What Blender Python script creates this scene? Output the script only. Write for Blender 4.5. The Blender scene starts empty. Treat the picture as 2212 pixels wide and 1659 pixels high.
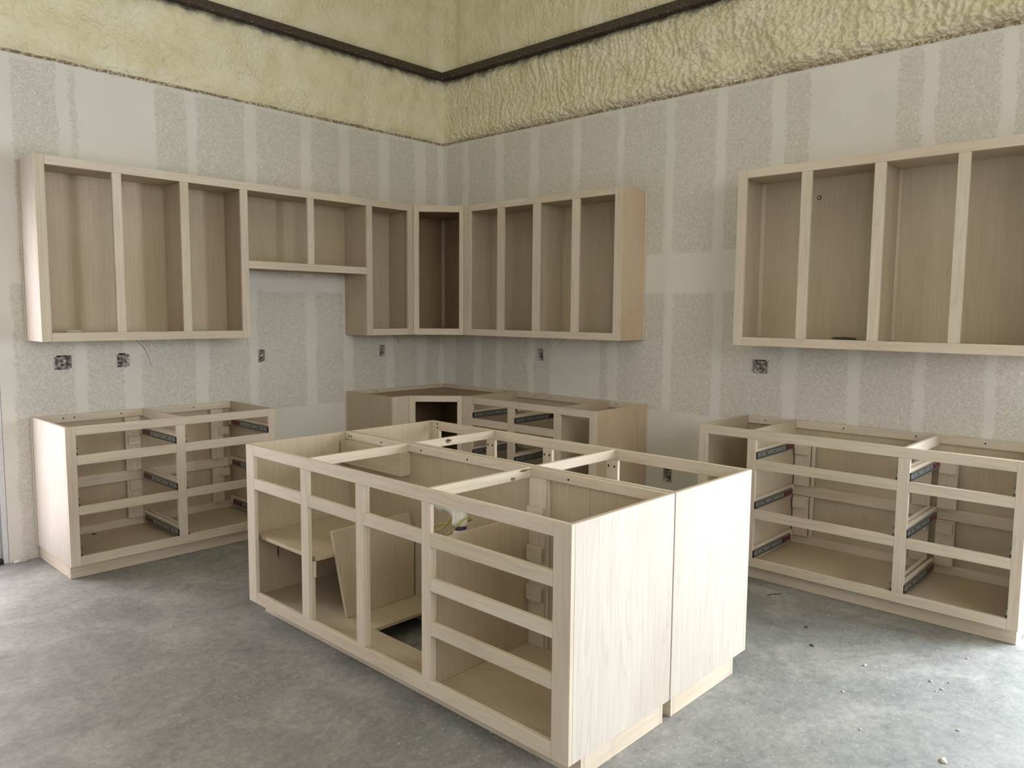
import bpy, bmesh, math, random
from mathutils import Vector, Matrix, noise, Euler
random.seed(7)
scene = bpy.context.scene
COL = scene.collection

# ------------------------------------------------------------------ camera
cam_d = bpy.data.cameras.new('camera')
cam = bpy.data.objects.new('camera', cam_d); COL.objects.link(cam)
Rv = Vector((0.68451895, -0.72895008, 0.00809827)); Uv = Vector((0.06215648, 0.06942906, 0.99564862)); Fv = Vector((0.7263404, 0.68103699, -0.09283448))
M = Matrix.Identity(4)
for i in range(3):
    M[i][0] = Rv[i]; M[i][1] = Uv[i]; M[i][2] = -Fv[i]
M[0][3], M[1][3], M[2][3] = -4.71797, -5.29176, 1.53174
cam.matrix_world = M
cam_d.sensor_fit = 'HORIZONTAL'; cam_d.sensor_width = 36; cam_d.lens = 1661.147 * 36 / 2212
cam_d.clip_start = 0.05; cam_d.clip_end = 200
scene.camera = cam

# ------------------------------------------------------------------ world, lights, exposure
w = bpy.data.worlds.new('world'); scene.world = w; w.use_nodes = True
bg = w.node_tree.nodes['Background']; bg.inputs[0].default_value = (0.93, 0.96, 1.0, 1); bg.inputs[1].default_value = 2.2
def area(name, loc, aim, sx, sy, energy, color):
    l = bpy.data.lights.new(name, 'AREA'); l.shape = 'RECTANGLE'; l.size = sx; l.size_y = sy
    l.energy = energy; l.color = color
    o = bpy.data.objects.new(name, l); COL.objects.link(o); o.location = loc
    o.rotation_euler = Vector(aim).to_track_quat('-Z', 'Y').to_euler()
    return o
area('daylight_right_door', (0.10, -5.97, 1.30), (-1, 0.0, -0.05), 2.05, 2.0, 285, (0.88, 0.94, 1.0))
area('daylight_left_door', (-4.02, 0.012, 1.08), (0, -1, 0), 0.86, 1.9, 36, (1.0, 0.915, 0.96))
area('added_fill_near', (-4.6, -8.9, 2.75), (0, 1, 0.0), 4.0, 1.8, 92, (1.0, 0.965, 0.92))  # added fill lamp at an unseen opening in the near wall
area('added_fill_far_side', (-8.9, -4.5, 2.2), (1, 0, 0.05), 2.6, 1.6, 12, (1.0, 0.95, 0.91))  # added ambient fill; the far side opening is unseen and made up
vs = scene.view_settings
vs.view_transform = 'Standard'; vs.look = 'None'; vs.exposure = 0.0; vs.gamma = 1.0; vs.use_curve_mapping = False

# ------------------------------------------------------------------ material helpers
def mat_new(name):
    m = bpy.data.materials.new(name); m.use_nodes = True
    nt = m.node_tree; b = nt.nodes['Principled BSDF']
    return m, nt, b
def N(nt, t, **k):
    n = nt.nodes.new(t)
    for a, v in k.items():
        if a == 'ins':
            for i, x in v.items(): n.inputs[i].default_value = x
        else: setattr(n, a, v)
    return n
def ramp(nt, stops, interp='LINEAR'):
    n = N(nt, 'ShaderNodeValToRGB'); cr = n.color_ramp; cr.interpolation = interp
    while len(cr.elements) > 1: cr.elements.remove(cr.elements[-1])
    cr.elements[0].position = stops[0][0]; cr.elements[0].color = stops[0][1]
    for p, c in stops[1:]:
        e = cr.elements.new(p); e.color = c
    return n
def g(v): return (v, v, v, 1)
def c4(c): return (c[0], c[1], c[2], 1)
def math_(nt, op, a, b=None, clamp=False):
    n = N(nt, 'ShaderNodeMath', operation=op, use_clamp=clamp)
    for i, x in enumerate((a, b)):
        if x is None: continue
        if isinstance(x, (int, float)): n.inputs[i].default_value = x
        else: nt.links.new(x, n.inputs[i])
    return n.outputs[0]
def mixc(nt, fac, a, b, blend='MIX'):
    n = N(nt, 'ShaderNodeMix', data_type='RGBA', blend_type=blend)
    if isinstance(fac, (int, float)): n.inputs[0].default_value = fac
    else: nt.links.new(fac, n.inputs[0])
    for i, x in ((6, a), (7, b)):
        if isinstance(x, tuple): n.inputs[i].default_value = x
        else: nt.links.new(x, n.inputs[i])
    return n.outputs[2]
def plain(name, col, rough=0.6, metal=0.0):
    m, nt, b = mat_new(name)
    b.inputs['Base Color'].default_value = c4(col); b.inputs['Roughness'].default_value = rough; b.inputs['Metallic'].default_value = metal
    tc = N(nt, 'ShaderNodeTexCoord'); no = N(nt, 'ShaderNodeTexNoise', ins={2: 60, 3: 3})
    nt.links.new(tc.outputs['Object'], no.inputs[0])
    bp = N(nt, 'ShaderNodeBump', ins={0: 0.08}); nt.links.new(no.outputs[0], bp.inputs['Height'])
    nt.links.new(bp.outputs[0], b.inputs['Normal'])
    r = ramp(nt, [(0.3, c4([x * 0.88 for x in col])), (0.7, c4(col))]); nt.links.new(no.outputs[0], r.inputs[0])
    nt.links.new(r.outputs[0], b.inputs['Base Color'])
    return m

def wood(name, axis, base, dark, figure=0.5):
    """maple: long pale grain with soft cathedral figure along one axis, offset per board"""
    m, nt, b = mat_new(name); L = nt.links
    tc = N(nt, 'ShaderNodeTexCoord'); oi = N(nt, 'ShaderNodeObjectInfo')
    off = N(nt, 'ShaderNodeVectorMath', operation='SCALE'); off.inputs[0].default_value = (13.1, 7.7, 5.3)
    L.new(oi.outputs['Random'], off.inputs['Scale'])
    add = N(nt, 'ShaderNodeVectorMath', operation='ADD'); L.new(tc.outputs['Object'], add.inputs[0]); L.new(off.outputs[0], add.inputs[1])
    def stretch(across, along):
        s = [across] * 3; s[axis] = along
        v = N(nt, 'ShaderNodeVectorMath', operation='MULTIPLY'); L.new(add.outputs[0], v.inputs[0]); v.inputs[1].default_value = s
        return v.outputs[0]
    n1 = N(nt, 'ShaderNodeTexNoise', ins={2: 1.0, 3: 4, 4: 0.55, 8: 0.3}); L.new(stretch(95, 3.5), n1.inputs[0])
    n2 = N(nt, 'ShaderNodeTexNoise', ins={2: 1.0, 3: 2, 4: 0.5, 8: 0.5}); L.new(stretch(6.5, 0.55), n2.inputs[0])
    n3 = N(nt, 'ShaderNodeTexNoise', ins={2: 1.0, 3: 2, 4: 0.5}); L.new(stretch(2.2, 1.2), n3.inputs[0])
    # contour lines of a slow stretched field = cathedral lines
    s = math_(nt, 'MULTIPLY', n2.outputs[0], 15.0); fr = math_(nt, 'FRACT', s)
    d = math_(nt, 'ABSOLUTE', math_(nt, 'SUBTRACT', fr, 0.5))
    line = ramp(nt, [(0.0, g(1)), (0.05, g(0.45)), (0.16, g(0))]); L.new(d, line.inputs[0])
    fine = ramp(nt, [(0.38, g(0)), (0.62, g(1))]); L.new(n1.outputs[0], fine.inputs[0])
    f = math_(nt, 'ADD', math_(nt, 'MULTIPLY', line.outputs[0], figure * 0.75), math_(nt, 'MULTIPLY', fine.outputs[0], 0.38), clamp=True)
    col = mixc(nt, f, c4(base), c4(dark))
    big = ramp(nt, [(0.35, (0.90, 0.87, 0.82, 1)), (0.6, (1.02, 1.01, 1.0, 1))]); L.new(n3.outputs[0], big.inputs[0])
    col = mixc(nt, 0.8, col, big.outputs[0], 'MULTIPLY')
    tone = ramp(nt, [(0.0, (0.94, 0.93, 0.90, 1)), (0.5, (1, 1, 1, 1)), (1.0, (1.01, 0.985, 0.98, 1))]); L.new(oi.outputs['Random'], tone.inputs[0])
    col = mixc(nt, 1.0, col, tone.outputs[0], 'MULTIPLY')
    L.new(col, b.inputs['Base Color'])
    b.inputs['Roughness'].default_value = 0.55
    b.inputs['Specular IOR Level'].default_value = 0.3
    bp = N(nt, 'ShaderNodeBump', ins={0: 0.05, 1: 0.002}); L.new(n1.outputs[0], bp.inputs['Height']); L.new(bp.outputs[0], b.inputs['Normal'])
    return m
SOL, SOLD = (0.71, 0.625, 0.52), (0.54, 0.46, 0.375)
PLY, PLYD = (0.56, 0.475, 0.355), (0.45, 0.365, 0.265)
WS = [wood('maple_board_%s' % 'xyz'[i], i, SOL, SOLD, 0.45) for i in range(3)]
WP = [wood('maple_plywood_%s' % 'xyz'[i], i, PLY, PLYD, 0.35) for i in range(3)]
WE = wood('maple_veneer_end', 2, (0.60, 0.568, 0.512), (0.475, 0.425, 0.365), 0.62)
WD = [wood('shaded_corner_ply_%s' % 'xyz'[i], i, (0.40, 0.29, 0.185), (0.30, 0.21, 0.13), 0.3) for i in range(3)]  # darker plywood copy: shade inside the corner cabinets put into the colour
WO = wood('warm_maple_end', 2, (0.66, 0.525, 0.385), (0.54, 0.41, 0.28), 0.6)
m_steel = plain('zinc_steel', (0.20, 0.23, 0.24), 0.35, 0.8)
m_steel2 = plain('zinc_inner', (0.36, 0.40, 0.41), 0.35, 0.7)
m_red = plain('red_plastic', (0.12, 0.012, 0.025), 0.45)
m_dark = plain('dark_hole', (0.015, 0.012, 0.01), 0.9)
m_girt = None
m_white = plain('white_jamb_paint', (0.75, 0.75, 0.78), 0.5)
m_black = plain('black_door_metal', (0.012, 0.013, 0.016), 0.4)
m_pvc = plain('white_pvc', (0.80, 0.80, 0.74), 0.3)
m_purple = plain('purple_primer', (0.09, 0.05, 0.14), 0.5)
m_yellow = plain('yellow_cable', (0.50, 0.42, 0.10), 0.45)
m_whitewire = plain('white_cable', (0.88, 0.88, 0.85), 0.4)
m_greywire = plain('grey_cable', (0.22, 0.21, 0.18), 0.5)
m_box = plain('box_metal', (0.66, 0.66, 0.63), 0.4, 0.1)
m_chip = plain('pale_chip', (0.62, 0.58, 0.50), 0.7)
m_chipd = plain('dark_chip', (0.10, 0.08, 0.06), 0.7)

def paper_mat():
    m, nt, b = mat_new('crumpled_paper'); L = nt.links
    tc = N(nt, 'ShaderNodeTexCoord'); v = N(nt, 'ShaderNodeTexNoise', ins={2: 45, 3: 4}); L.new(tc.outputs['Object'], v.inputs[0])
    r = ramp(nt, [(0.34, (0.03, 0.03, 0.028, 1)), (0.46, (0.30, 0.28, 0.25, 1)), (0.62, (0.66, 0.63, 0.58, 1))]); L.new(v.outputs[0], r.inputs[0])
    L.new(r.outputs[0], b.inputs['Base Color']); b.inputs['Roughness'].default_value = 0.8
    return m
m_paper = paper_mat()

def drywall(name, axis, up, low, hb, low_z, split=1.73):
    m, nt, b = mat_new(name); L = nt.links
    geo = N(nt, 'ShaderNodeTexCoord'); sep = N(nt, 'ShaderNodeSeparateXYZ'); L.new(geo.outputs['Object'], sep.inputs[0])
    c, z = sep.outputs[axis], sep.outputs[2]
    def noi(scale, det=2, w=0.0):
        mp = N(nt, 'ShaderNodeVectorMath', operation='ADD'); mp.inputs[1].default_value = (w, w * 2, w * 3); L.new(geo.outputs['Object'], mp.inputs[0])
        n = N(nt, 'ShaderNodeTexNoise', ins={2: scale, 3: det, 4: 0.6}); L.new(mp.outputs[0], n.inputs[0]); return n.outputs[0]
    j = math_(nt, 'ADD', math_(nt, 'MULTIPLY', math_(nt, 'SUBTRACT', noi(70, 2), 0.5), 0.075), math_(nt, 'MULTIPLY', math_(nt, 'SUBTRACT', noi(5, 2, 3.1), 0.5), 0.05))
    cj, zj = math_(nt, 'ADD', c, j), math_(nt, 'ADD', z, j)
    t = math_(nt, 'DIVIDE', math_(nt, 'ADD', cj, 4.7), 4.7, clamp=True)
    def band(bands):
        st = [(0.0, g(1 if bands[0][0] <= -4.69 else 0))]
        for a, e in bands:
            if a > -4.69: st.append(((a + 4.7) / 4.7, g(1)))
            if e < -0.001: st.append(((e + 4.7) / 4.7, g(0)))
        r = ramp(nt, st, 'CONSTANT'); L.new(t, r.inputs[0]); return r.outputs[0]
    u, l = band(up), band(low)
    isup = math_(nt, 'GREATER_THAN', z, split)
    mk = mixc(nt, isup, l, u)
    inh = math_(nt, 'MULTIPLY', math_(nt, 'GREATER_THAN', zj, hb[0]), math_(nt, 'LESS_THAN', zj, hb[1]))
    lo = math_(nt, 'MULTIPLY', math_(nt, 'LESS_THAN', zj, low_z), math_(nt, 'GREATER_THAN', cj, -2.0 if axis == 0 else -9.0)); hi = math_(nt, 'GREATER_THAN', zj, 2.985)
    mk = math_(nt, 'MAXIMUM', math_(nt, 'MAXIMUM', mk, math_(nt, 'MULTIPLY', hi, 0.6)), math_(nt, 'MAXIMUM', inh, lo))
    sp = N(nt, 'ShaderNodeTexNoise', ins={2: 78, 3: 3, 4: 0.62, 8: 1.6}); L.new(geo.outputs['Object'], sp.inputs[0])
    spr = ramp(nt, [(0.38, (0.575, 0.55, 0.50, 1)), (0.5, (0.635, 0.61, 0.56, 1)), (0.62, (0.765, 0.745, 0.695, 1))]); L.new(sp.outputs[0], spr.inputs[0])
    fog = ramp(nt, [(0.35, (0.725, 0.705, 0.66, 1)), (0.65, (0.765, 0.745, 0.705, 1))]); L.new(noi(3, 3, 9.0), fog.inputs[0])
    col = mixc(nt, mk, spr.outputs[0], fog.outputs[0])
    tint = ramp(nt, [(0.35, (0.985, 0.985, 0.97, 1)), (0.65, (1.02, 1.0, 1.0, 1))]); L.new(noi(1.6, 2, 5.0), tint.inputs[0])
    col = mixc(nt, 1.0, col, tint.outputs[0], 'MULTIPLY')
    L.new(col, b.inputs['Base Color']); b.inputs['Roughness'].default_value = 0.85; b.inputs['Specular IOR Level'].default_value = 0.15
    inv = math_(nt, 'MULTIPLY', sp.outputs[0], math_(nt, 'SUBTRACT', 1.0, mk))
    bp = N(nt, 'ShaderNodeBump', ins={0: 0.25, 1: 0.003}); L.new(inv, bp.inputs['Height']); L.new(bp.outputs[0], b.inputs['Normal'])
    return m
upL = [(-4.7, -3.367), (-3.138, -3.064), (-3.013, -2.536), (-2.34, -2.265), (-1.916, -1.825), (-1.454, -1.374), (-1.108, -1.027), (-.718, -.622), (-.333, -.22), (-.075, 0)]
loL = [(-4.7, -3.43), (-3.1, -3.014), (-2.792, -2.697), (-2.319, -2.229), (-1.924, -1.837), (-1.433, -1.35), (-1.091, -.994), (-.672, -.579), (-.316, -.206), (-.066, 0)]
rv = lambda l: sorted([(min(a, b), max(a, b)) for a, b in l])
upR = rv([(0, -.062), (-.269, -.343), (-.678, -.765), (-1.064, -1.145), (-1.503, -1.576), (-1.91, -1.976), (-2.328, -2.395), (-2.716, -2.783), (-3.09, -3.178), (-3.327, -3.821), (-3.953, -4.021), (-4.319, -4.395)])
loR = rv([(0, -.172), (-.42, -.496), (-.688, -.763), (-1.051, -1.137), (-1.289, -1.79), (-1.87, -1.949), (-2.343, -2.418), (-2.735, -2.803), (-3.219, -3.309), (-3.619, -3.699), (-3.988, -4.047), (-4.34, -4.404)])
m_dwL = drywall('drywall_left', 0, upL, loL, (1.674, 1.784), 0.79)
m_dwR = drywall('drywall_right', 1, upR, loR, (1.673, 1.95), 0.84)

def floor_mat():
    m, nt, b = mat_new('bare_concrete'); L = nt.links
    tc = N(nt, 'ShaderNodeTexCoord')
    def noi(scale, det, ro=0.6, dist=0.0, stretch=None, off=0.0):
        mp = N(nt, 'ShaderNodeMapping'); L.new(tc.outputs['Object'], mp.inputs[0]); mp.inputs[1].default_value = (off, off, 0)
        if stretch: mp.inputs[3].default_value = stretch; mp.inputs[2].default_value = (0, 0, 0.5)
        n = N(nt, 'ShaderNodeTexNoise', ins={2: scale, 3: det, 4: ro, 8: dist}); L.new(mp.outputs[0], n.inputs[0]); return n.outputs[0]
    a = ramp(nt, [(0.30, (0.185, 0.190, 0.192, 1)), (0.50, (0.270, 0.274, 0.270, 1)), (0.70, (0.385, 0.38, 0.37, 1))]); L.new(noi(2.3, 8, 0.62, 0.8), a.inputs[0])
    bb = ramp(nt, [(0.34, (0.70, 0.71, 0.73, 1)), (0.5, (1, 1, 1, 1)), (0.66, (1.28, 1.26, 1.20, 1))]); L.new(noi(26, 8, 0.8, 0.3), bb.inputs[0])
    col = mixc(nt, 0.85, a.outputs[0], bb.outputs[0], 'MULTIPLY')
    # pale trowel scuffs
    sc = ramp(nt, [(0.58, g(0)), (0.72, g(0.5))]); L.new(noi(5, 8, 0.72, 0.6, (1, 2.6, 1), 4.0), sc.inputs[0])
    col = mixc(nt, sc.outputs[0], col, (0.42, 0.41, 0.36, 1))
    # plaster dust specks
    sp = ramp(nt, [(0.62, g(0)), (0.68, g(0.8))]); L.new(noi(75, 3, 0.6, 0, None, 2.0), sp.inputs[0])
    area_ = ramp(nt, [(0.42, g(0.25)), (0.58, g(1))]); L.new(noi(1.4, 3, 0.5, 0, None, 8.0), area_.inputs[0])
    col = mixc(nt, math_(nt, 'MULTIPLY', sp.outputs[0], area_.outputs[0]), col, (0.62, 0.61, 0.57, 1))
    L.new(col, b.inputs['Base Color'])
    rr = ramp(nt, [(0.3, g(0.5)), (0.7, g(0.7))]); L.new(noi(6, 4, 0.6, 0, None, 1.0), rr.inputs[0]); L.new(rr.outputs[0], b.inputs['Roughness'])
    b.inputs['Specular IOR Level'].default_value = 0.45
    bp = N(nt, 'ShaderNodeBump', ins={0: 0.25, 1: 0.004}); L.new(noi(30, 6, 0.7), bp.inputs['Height']); L.new(bp.outputs[0], b.inputs['Normal'])
    return m

def foam_mat(name, overspray):
    m, nt, b = mat_new(name); L = nt.links
    tc = N(nt, 'ShaderNodeTexCoord')
    def noi(scale, det, off=0.0):
        mp = N(nt, 'ShaderNodeMapping'); L.new(tc.outputs['Object'], mp.inputs[0]); mp.inputs[1].default_value = (off, off, off)
        n = N(nt, 'ShaderNodeTexNoise', ins={2: scale, 3: det, 4: 0.6}); L.new(mp.outputs[0], n.inputs[0]); return n.outputs[0]
    r = ramp(nt, [(0.32, (0.76, 0.685, 0.46, 1)), (0.5, (0.82, 0.765, 0.56, 1)), (0.70, (0.87, 0.83, 0.66, 1))]); L.new(noi(4.5, 5), r.inputs[0])
    col = r.outputs[0]
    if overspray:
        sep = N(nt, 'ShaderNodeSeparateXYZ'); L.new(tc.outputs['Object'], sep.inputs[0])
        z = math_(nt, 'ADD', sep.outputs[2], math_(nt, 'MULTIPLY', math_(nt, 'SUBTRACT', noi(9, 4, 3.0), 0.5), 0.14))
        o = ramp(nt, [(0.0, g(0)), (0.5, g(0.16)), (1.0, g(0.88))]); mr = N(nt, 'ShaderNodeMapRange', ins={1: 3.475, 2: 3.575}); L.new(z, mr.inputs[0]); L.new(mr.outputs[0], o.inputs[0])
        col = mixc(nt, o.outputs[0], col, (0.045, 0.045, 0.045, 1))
    L.new(col, b.inputs['Base Color'])
    b.inputs['Roughness'].default_value = 0.5; b.inputs['Specular IOR Level'].default_value = 0.35
    b.inputs['Subsurface Weight'].default_value = 0.0
    vo = N(nt, 'ShaderNodeTexVoronoi', feature='SMOOTH_F1', ins={2: 44, 6: 0.35}); wv = N(nt, 'ShaderNodeVectorMath', operation='ADD'); L.new(tc.outputs['Object'], wv.inputs[0])
    wn = N(nt, 'ShaderNodeTexNoise', ins={2: 14, 3: 2}); L.new(tc.outputs['Object'], wn.inputs[0]); ws = N(nt, 'ShaderNodeVectorMath', operation='SCALE'); L.new(wn.outputs[1], ws.inputs[0]); ws.inputs['Scale'].default_value = 0.03; L.new(ws.outputs[0], wv.inputs[1]); L.new(wv.outputs[0], vo.inputs[0])
    msk = ramp(nt, [(0.42, g(0.15)), (0.60, g(1))]); L.new(noi(2.2, 3, 6.0), msk.inputs[0])
    hh = math_(nt, 'SUBTRACT', math_(nt, 'MULTIPLY', noi(60, 3), 0.5), math_(nt, 'MULTIPLY', math_(nt, 'MULTIPLY', vo.outputs[0], 1.0), 1.0 if name == 'foam_lumpy' else msk.outputs[0]))
    bp = N(nt, 'ShaderNodeBump', ins={0: 0.8 if name == 'foam_lumpy' else 0.7, 1: 0.016}); L.new(hh, bp.inputs['Height']); L.new(bp.outputs[0], b.inputs['Normal'])
    return m
m_foam = foam_mat('spray_foam', True); m_foamR = foam_mat('foam_lumpy', True); m_foam2 = foam_mat('spray_foam_upper', False)
def girt_mat():
    m, nt, b = mat_new('primed_steel_girt'); L = nt.links
    tc = N(nt, 'ShaderNodeTexCoord'); n = N(nt, 'ShaderNodeTexNoise', ins={2: 90, 3: 2}); L.new(tc.outputs['Object'], n.inputs[0])
    r = ramp(nt, [(0.62, (0.052, 0.036, 0.026, 1)), (0.70, (0.35, 0.30, 0.24, 1))]); L.new(n.outputs[0], r.inputs[0]); L.new(r.outputs[0], b.inputs['Base Color'])
    b.inputs['Roughness'].default_value = 0.45; return m
m_girt = girt_mat()
def edge_mat():
    m, nt, b = mat_new('torn_gypsum_edge'); L = nt.links
    tc = N(nt, 'ShaderNodeTexCoord'); n = N(nt, 'ShaderNodeTexNoise', ins={2: 70, 3: 3}); L.new(tc.outputs['Object'], n.inputs[0])
    r = ramp(nt, [(0.45, (0.22, 0.16, 0.10, 1)), (0.62, (0.62, 0.56, 0.44, 1))]); L.new(n.outputs[0], r.inputs[0]); L.new(r.outputs[0], b.inputs['Base Color'])
    b.inputs['Roughness'].default_value = 0.9; return m
m_edge = edge_mat()
def glass_mat():
    m, nt, b = mat_new('window_glass'); L = nt.links
    out = nt.nodes['Material Output']; tr = N(nt, 'ShaderNodeBsdfTransparent'); gl = N(nt, 'ShaderNodeBsdfGlossy', ins={1: 0.02})
    fr = N(nt, 'ShaderNodeFresnel', ins={0: 1.45}); mx = N(nt, 'ShaderNodeMixShader')
    L.new(fr.outputs[0], mx.inputs[0]); L.new(tr.outputs[0], mx.inputs[1]); L.new(gl.outputs[0], mx.inputs[2]); L.new(mx.outputs[0], out.inputs[0])
    return m

# ------------------------------------------------------------------ object helpers
def add_box(bm, x0, x1, y0, y1, z0, z1, bev=0.0, mi=0):
    if x1 < x0: x0, x1 = x1, x0
    if y1 < y0: y0, y1 = y1, y0
    vs_ = [bm.verts.new((x, y, z)) for z in (z0, z1) for y in (y0, y1) for x in (x0, x1)]
    fs = []
    for f in ((0, 2, 3, 1), (4, 5, 7, 6), (0, 1, 5, 4), (2, 6, 7, 3), (0, 4, 6, 2), (1, 3, 7, 5)):
        fc = bm.faces.new([vs_[i] for i in f]); fc.material_index = mi; fs.append(fc)
    if bev > 0:
        es = list({e for f in fs for e in f.edges})
        bmesh.ops.bevel(bm, geom=es, offset=bev, segments=1, affect='EDGES')
def add_prism(bm, pts, z0, z1):
    lo = [bm.verts.new((p[0], p[1], z0)) for p in pts]; hi = [bm.verts.new((p[0], p[1], z1)) for p in pts]
    bm.faces.new(lo[::-1]); bm.faces.new(hi); n = len(pts)
    for i in range(n): bm.faces.new((lo[i], lo[(i + 1) % n], hi[(i + 1) % n], hi[i]))
def tube(bm, pts, r, seg=8, mi=0):
    pts = [Vector(p) for p in pts]; rings = []
    up = Vector((0, 0, 1))
    for i, p in enumerate(pts):
        t = (pts[min(i + 1, len(pts) - 1)] - pts[max(i - 1, 0)]).normalized()
        a = t.cross(up)
        if a.length < 0.1: a = t.cross(Vector((1, 0, 0)))
        a.normalize(); b2 = t.cross(a); rr = r[i] if isinstance(r, (list, tuple)) else r
        rings.append([bm.verts.new(p + (a * math.cos(k * 2 * math.pi / seg) + b2 * math.sin(k * 2 * math.pi / seg)) * rr) for k in range(seg)])
    for i in range(len(rings) - 1):
        for k in range(seg):
            f = bm.faces.new((rings[i][k], rings[i][(k + 1) % seg], rings[i + 1][(k + 1) % seg], rings[i + 1][k])); f.smooth = True; f.material_index = mi
    for rg, fl in ((rings[0], 1), (rings[-1], 0)):
        f = bm.faces.new(rg if not fl else rg[::-1]); f.material_index = mi
def spline(pts, n=6):
    P = [Vector(p) for p in pts]; out = []
    for i in range(len(P) - 1):
        p0 = P[max(i - 1, 0)]; p1 = P[i]; p2 = P[i + 1]; p3 = P[min(i + 2, len(P) - 1)]
        for k in range(n):
            t = k / n
            out.append(0.5 * ((2 * p1) + (p2 - p0) * t + (2 * p0 - 5 * p1 + 4 * p2 - p3) * t * t + (3 * p1 - p0 - 3 * p2 + p3) * t ** 3))
    out.append(P[-1]); return out
def obj(name, bm, mats, parent=None, org=None, sm=False):
    bmesh.ops.recalc_face_normals(bm, faces=bm.faces)
    if org is not None: bmesh.ops.translate(bm, verts=bm.verts, vec=-Vector(org))
    me = bpy.data.meshes.new(name); bm.to_mesh(me); bm.free()
    for m in (mats if isinstance(mats, (list, tuple)) else [mats]): me.materials.append(m)
    o = bpy.data.objects.new(name, me); COL.objects.link(o)
    if sm:
        for p in me.polygons: p.use_smooth = True
    if parent is not None: o.parent = parent
    elif org is not None: o.location = org
    return o
def tag(o, label, cat, group=None):
    o['label'] = label; o['category'] = cat
    if group: o['group'] = group
    return o
def thing(name, label, cat, loc, rz=0.0, group=None):
    o = bpy.data.objects.new(name, None); COL.objects.link(o); o.location = loc; o.rotation_euler = (0, 0, rz)
    o.empty_display_size = 0.1
    return tag(o, label, cat, group)
def struct(o): o['kind'] = 'structure'; return o

# ------------------------------------------------------------------ room shell
bm = bmesh.new(); add_box(bm, -9.2, 0.2, -9.2, 0.2, -0.12, 0.0)
struct(obj('floor', bm, floor_mat()))
bm = bmesh.new(); add_box(bm, -40, 40, -40, 40, -0.2, -0.13)
m_out, nt_, b_ = mat_new('gravel_yard'); b_.inputs['Roughness'].default_value = 0.9
tc_ = N(nt_, 'ShaderNodeTexCoord'); n_ = N(nt_, 'ShaderNodeTexNoise', ins={2: 8, 3: 5}); nt_.links.new(tc_.outputs['Object'], n_.inputs[0])
r_ = ramp(nt_, [(0.3, (0.35, 0.34, 0.30, 1)), (0.7, (0.52, 0.50, 0.45, 1))]); nt_.links.new(n_.outputs[0], r_.inputs[0]); nt_.links.new(r_.outputs[0], b_.inputs['Base Color'])
struct(obj('trim_1', bm, m_out)); bpy.data.objects['trim_1'].name = 'ground'

BOXL = [(-3.203, -3.098, 1.150, 1.247), (-2.839, -2.775, 1.150, 1.250), (-1.843, -1.783, 1.143, 1.243), (-0.730, -0.667, 1.148, 1.249)]
BOXR = [(-1.220, -1.152, 1.141, 1.242), (-3.122, -3.008, 1.148, 1.243), (-2.438, -2.365, 0.330, 0.431)]
def wall(name, kind, holes, opens, mat, top, s_end=-9.0):
    """drywall face with cut openings; s runs along the wall"""
    bm = bmesh.new()
    P = (lambda s, d, z: (s, d, z)) if kind == 'L' else (lambda s, d, z: (d, s, z))
    ss = sorted({s_end, 0.0} | {h[i] for h in holes + opens for i in (0, 1)}); zs = sorted({0.0, top} | {h[i] for h in holes + opens for i in (2, 3)})
    def inside(s, z, rects): return any(r[0] < s < r[1] and r[2] < z < r[3] for r in rects)
    for i in range(len(ss) - 1):
        for k in range(len(zs) - 1):
            sm_, zm = (ss[i] + ss[i + 1]) / 2, (zs[k] + zs[k + 1]) / 2
            if not inside(sm_, zm, opens + holes):
                bm.faces.new([bm.verts.new(P(*q)) for q in ((ss[i], 0, zs[k]), (ss[i + 1], 0, zs[k]), (ss[i + 1], 0, zs[k + 1]), (ss[i], 0, zs[k + 1]))])
            if not inside(sm_, zm, opens):
                bm.faces.new([bm.verts.new(P(*q)) for q in ((ss[i], .16, zs[k]), (ss[i + 1], .16, zs[k]), (ss[i + 1], .16, zs[k + 1]), (ss[i], .16, zs[k + 1]))])
    for (a, b2, z0, z1) in opens:
        for q in (((a, z0), (a, z1)), ((b2, z0), (b2, z1)), ((a, z1), (b2, z1))) + ((((a, z0), (b2, z0)),) if z0 > 0.01 else ()):
            (s0, za), (s1, zb) = q
            bm.faces.new([bm.verts.new(P(*v)) for v in ((s0, 0, za), (s1, 0, zb), (s1, .16, zb), (s0, .16, za))])
    bm.faces.new([bm.verts.new(P(*v)) for v in ((s_end, 0, top), (0, 0, top), (0, .16, top), (s_end, .16, top))])
    # backing behind the foam
    bm.faces.new([bm.verts.new(P(*v)) for v in ((s_end, .13, top), (.2, .13, top), (.2, .13, 5.4), (s_end, .13, 5.4))])
    bmesh.ops.remove_doubles(bm, verts=bm.verts, dist=1e-5)
    return struct(obj(name, bm, mat))
WT = 3.018
wl = wall('wall_left', 'L', BOXL, [(-4.55, -3.49, 0.0, 2.12)], m_dwL, WT)
wr = wall('wall_right', 'R', BOXR, [(-7.02, -4.92, 0.0, 2.35)], m_dwR, WT)
m_plainw = plain('rear_wallboard', (0.60, 0.59, 0.53), 0.9)
def slabwall(name, bxs):
    bm = bmesh.new()
    for b3 in bxs: add_box(bm, *b3)
    return struct(obj(name, bm, m_plainw))
slabwall('wall_near', [(-9.1, 0.1, -9.15, -9.0, 0, 1.75), (-9.1, 0.1, -9.15, -9.0, 3.75, 5.4), (-9.1, -6.8, -9.15, -9.0, 1.75, 3.75), (-2.4, 0.1, -9.15, -9.0, 1.75, 3.75)])
slabwall('wall_far_side', [(-9.15, -9.0, -9.0, 0.1, 0, 1.4), (-9.15, -9.0, -9.0, 0.1, 3.0, 5.4), (-9.15, -9.0, -9.0, -5.9, 1.4, 3.0), (-9.15, -9.0, -3.1, 0.1, 1.4, 3.0)])
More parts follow.
